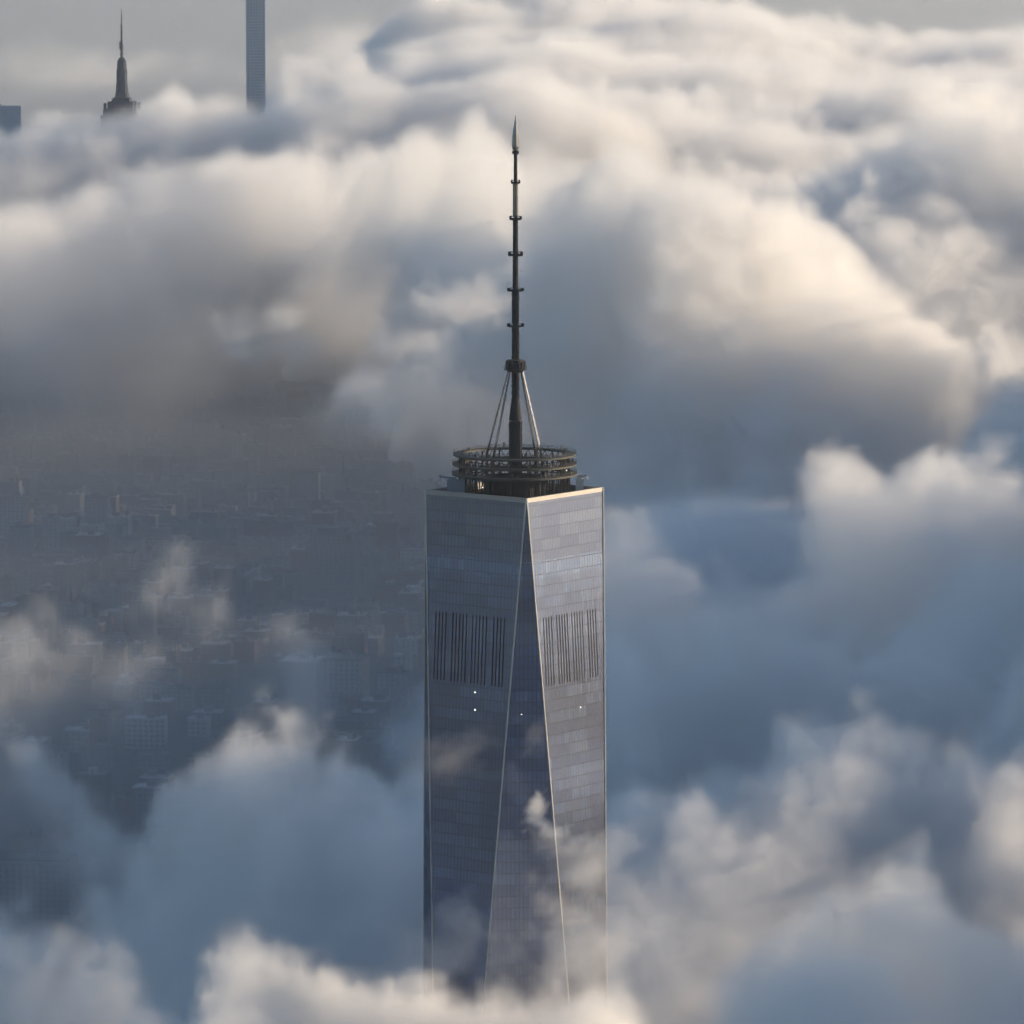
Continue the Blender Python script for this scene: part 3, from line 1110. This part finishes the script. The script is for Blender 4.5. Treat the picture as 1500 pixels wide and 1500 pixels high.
def wisp(px, py, d, r, rho, label, seed, stretch=(1, 1, 1)):
    """A torn scrap of cloud floating free: an ellipsoid eaten away by noise."""
    c = at(px, py, d)
    ng = bpy.data.node_groups.new('wisp_nodes', 'GeometryNodeTree')
    ng.interface.new_socket('Geometry', in_out='INPUT', socket_type='NodeSocketGeometry')
    ng.interface.new_socket('Geometry', in_out='OUTPUT', socket_type='NodeSocketGeometry')
    q = NT(ng)
    pos = q.n('GeometryNodeInputPosition').outputs[0]
    dv_ = q.n('ShaderNodeVectorMath', operation='DIVIDE')
    q.link(pos, dv_.inputs[0])
    dv_.inputs[1].default_value = [r * k for k in stretch]
    ln = q.n('ShaderNodeVectorMath', operation='LENGTH')
    q.link(dv_.outputs[0], ln.inputs[0])
    of = q.n('ShaderNodeVectorMath', operation='ADD')
    q.link(pos, of.inputs[0])
    of.inputs[1].default_value = (seed * 91.0, seed * 37.0, seed * 53.0)
    n = q.n('ShaderNodeTexNoise', noise_dimensions='3D')
    n.normalize = False
    q.link(of.outputs[0], n.inputs['Vector'])
    n.inputs['Scale'].default_value = 1.25 / r
    n.inputs['Detail'].default_value = 6
    n.inputs['Roughness'].default_value = .6
    n.inputs['Distortion'].default_value = .2
    d_ = q.m('ADD', q.m('SUBTRACT', .68, ln.outputs[1]), q.m('MULTIPLY', n.outputs[0], .6))
    den = q.m('MULTIPLY', q.m('POWER', q.m('MULTIPLY', d_, 1.6, clamp=True), 1.5), rho)
    edge = q.m('MULTIPLY', q.m('SUBTRACT', 1.42, ln.outputs[1]), 2.4, clamp=True)
    vc = q.n('GeometryNodeVolumeCube')
    q.link(q.m('MULTIPLY', den, edge), vc.inputs['Density'])
    e = [r * k * 1.5 for k in stretch]
    vc.inputs['Min'].default_value = [-v for v in e]
    vc.inputs['Max'].default_value = e
    for i, ax in enumerate('XYZ'):
        vc.inputs['Resolution ' + ax].default_value = max(8, int(2 * e[i] / max(.55, r / 24)))
    sm = q.n('GeometryNodeSetMaterial')
    sm.inputs['Material'].default_value = mc
    q.link(vc.outputs[0], sm.inputs[0])
    go = q.n('NodeGroupOutput')
    q.link(sm.outputs[0], go.inputs[0])
    o = bpy.data.objects.new('cloud_wisp', bpy.data.meshes.new('cloud_wisp'))
    o.location = c
    COL.objects.link(o)
    o.modifiers.new('cloud', 'NODES').node_group = ng
    return tag(o, label, 'cloud', kind='stuff')


wisp(362, 484, 4300, 56, .026, 'ragged loose puff of cloud floating before the dim left bank', 6, (.95, 1, .75))
wisp(405, 510, 4280, 44, .024, 'lower right lobe of the loose puff before the left bank', 7, (1.3, 1, .55))
wisp(645, 455, 4000, 48, .04, 'lit ragged puff just left of the middle of the spire', 9, (1.0, 1, .75))
wisp(700, 430, 4040, 44, .034, 'upper pale scrap of cloud touching the spire on its left', 10, (1.0, 1, .7))
wisp(600, 500, 3980, 46, .03, 'grey scrap below the lit puff left of the spire', 11, (1.1, 1, .8))
wisp(550, 590, 3900, 52, .02, 'faint ragged puff low behind the left of the spire', 8, (1.1, 1, .7))
wisp(783, 1190, 1815, 8, .17, 'small bright curl of cloud in front of the tower edge', 1, (.85, 1, 1.2))
wisp(805, 1220, 1812, 8.5, .075, 'ragged lower scrap of the bright curl in front of the tower', 2, (1.2, 1, .9))
wisp(780, 1082, 1825, 9, .013, 'thin smoky scrap of cloud in front of the navy glass triangle', 3, (1, 1, 1.1))
wisp(660, 1108, 1815, 20, .009, 'faint mauve wisp trailing across the shaded glass face', 4, (1.5, 1, .8))
wisp(865, 1265, 1815, 25, .035, 'grey veil of cloud over the lower sunlit face', 5, (1.3, 1, .9))
wisp(640, 1385, 1800, 22, .035, 'pale mist round the shaded left foot of the shaft', 12, (1.6, 1, .9))
wisp(850, 1375, 1800, 24, .045, 'pale mist round the right foot of the shaft', 13, (1.3, 1, 1.1))

# ------------------------------------------------------------------ air


def air(name, lo, hi, dens, col, aniso, label):
    b = MB()
    b.box(tuple((l + h) / 2 for l, h in zip(lo, hi)), tuple(h - l for l, h in zip(lo, hi)))
    m = bpy.data.materials.new(name)
    m.use_nodes = True
    t = m.node_tree
    t.nodes.clear()
    p = t.nodes.new('ShaderNodeVolumePrincipled')
    o = t.nodes.new('ShaderNodeOutputMaterial')
    t.links.new(p.outputs[0], o.inputs['Volume'])
    p.inputs['Color'].default_value = col + (1,)
    p.inputs['Density'].default_value = dens
    p.inputs['Anisotropy'].default_value = aniso
    ob = b.build(name, m)
    return tag(ob, label, 'haze', kind='stuff')


air('haze', (-9000, -4000, -1.0), (9000, 26000, 662), 2.6e-5, (.95, .96, .98), .76, 'pale blue haze over the whole view')
air('mist', (-8900, -3900, 1.0), (8900, 25900, 175), 8e-4, (.70, .73, .77), .5, 'low ground mist veiling the city under the clouds')


# ------------------------------------------------------------------ light, air, output
w = bpy.data.worlds.new('World')
S.world = w
w.use_nodes = True
wt = w.node_tree
sky = wt.nodes.new('ShaderNodeTexSky')
sky.sky_type = 'NISHITA'
sky.sun_disc = False
EL, AZ = math.radians(SUN_EL), math.radians(SUN_AZ)
sky.sun_elevation = EL
sky.sun_rotation = AZ
sky.altitude = 600
sky.air_density = 1.0
sky.dust_density = .6
sky.ozone_density = 2.4
wt.links.new(sky.outputs[0], wt.nodes['Background'].inputs[0])
wt.nodes['Background'].inputs[1].default_value = SKY_STRENGTH
sl = bpy.data.lights.new('sun', 'SUN')
sl.energy = SUN_STRENGTH
sl.angle = math.radians(.5)
sl.color = (1, .78, .53)
so = bpy.data.objects.new('sun', sl)
COL.objects.link(so)
sdir = Vector((math.sin(AZ) * math.cos(EL), math.cos(AZ) * math.cos(EL), math.sin(EL)))
so.rotation_euler = sdir.to_track_quat('Z', 'Y').to_euler()

S.view_settings.view_transform = 'Standard'
S.view_settings.look = 'None'
S.view_settings.gamma = 1
S.view_settings.exposure = EXPOSURE
cy = S.cycles
cy.use_denoising = True
cy.denoiser = 'OPENIMAGEDENOISE'
cy.use_adaptive_sampling = True
cy.adaptive_threshold = .06
cy.adaptive_min_samples = 16
cy.volume_bounces = 5
cy.diffuse_bounces = 2
cy.glossy_bounces = 3
cy.max_bounces = 8
cy.volume_step_rate = 2.0
cy.volume_max_steps = 1024
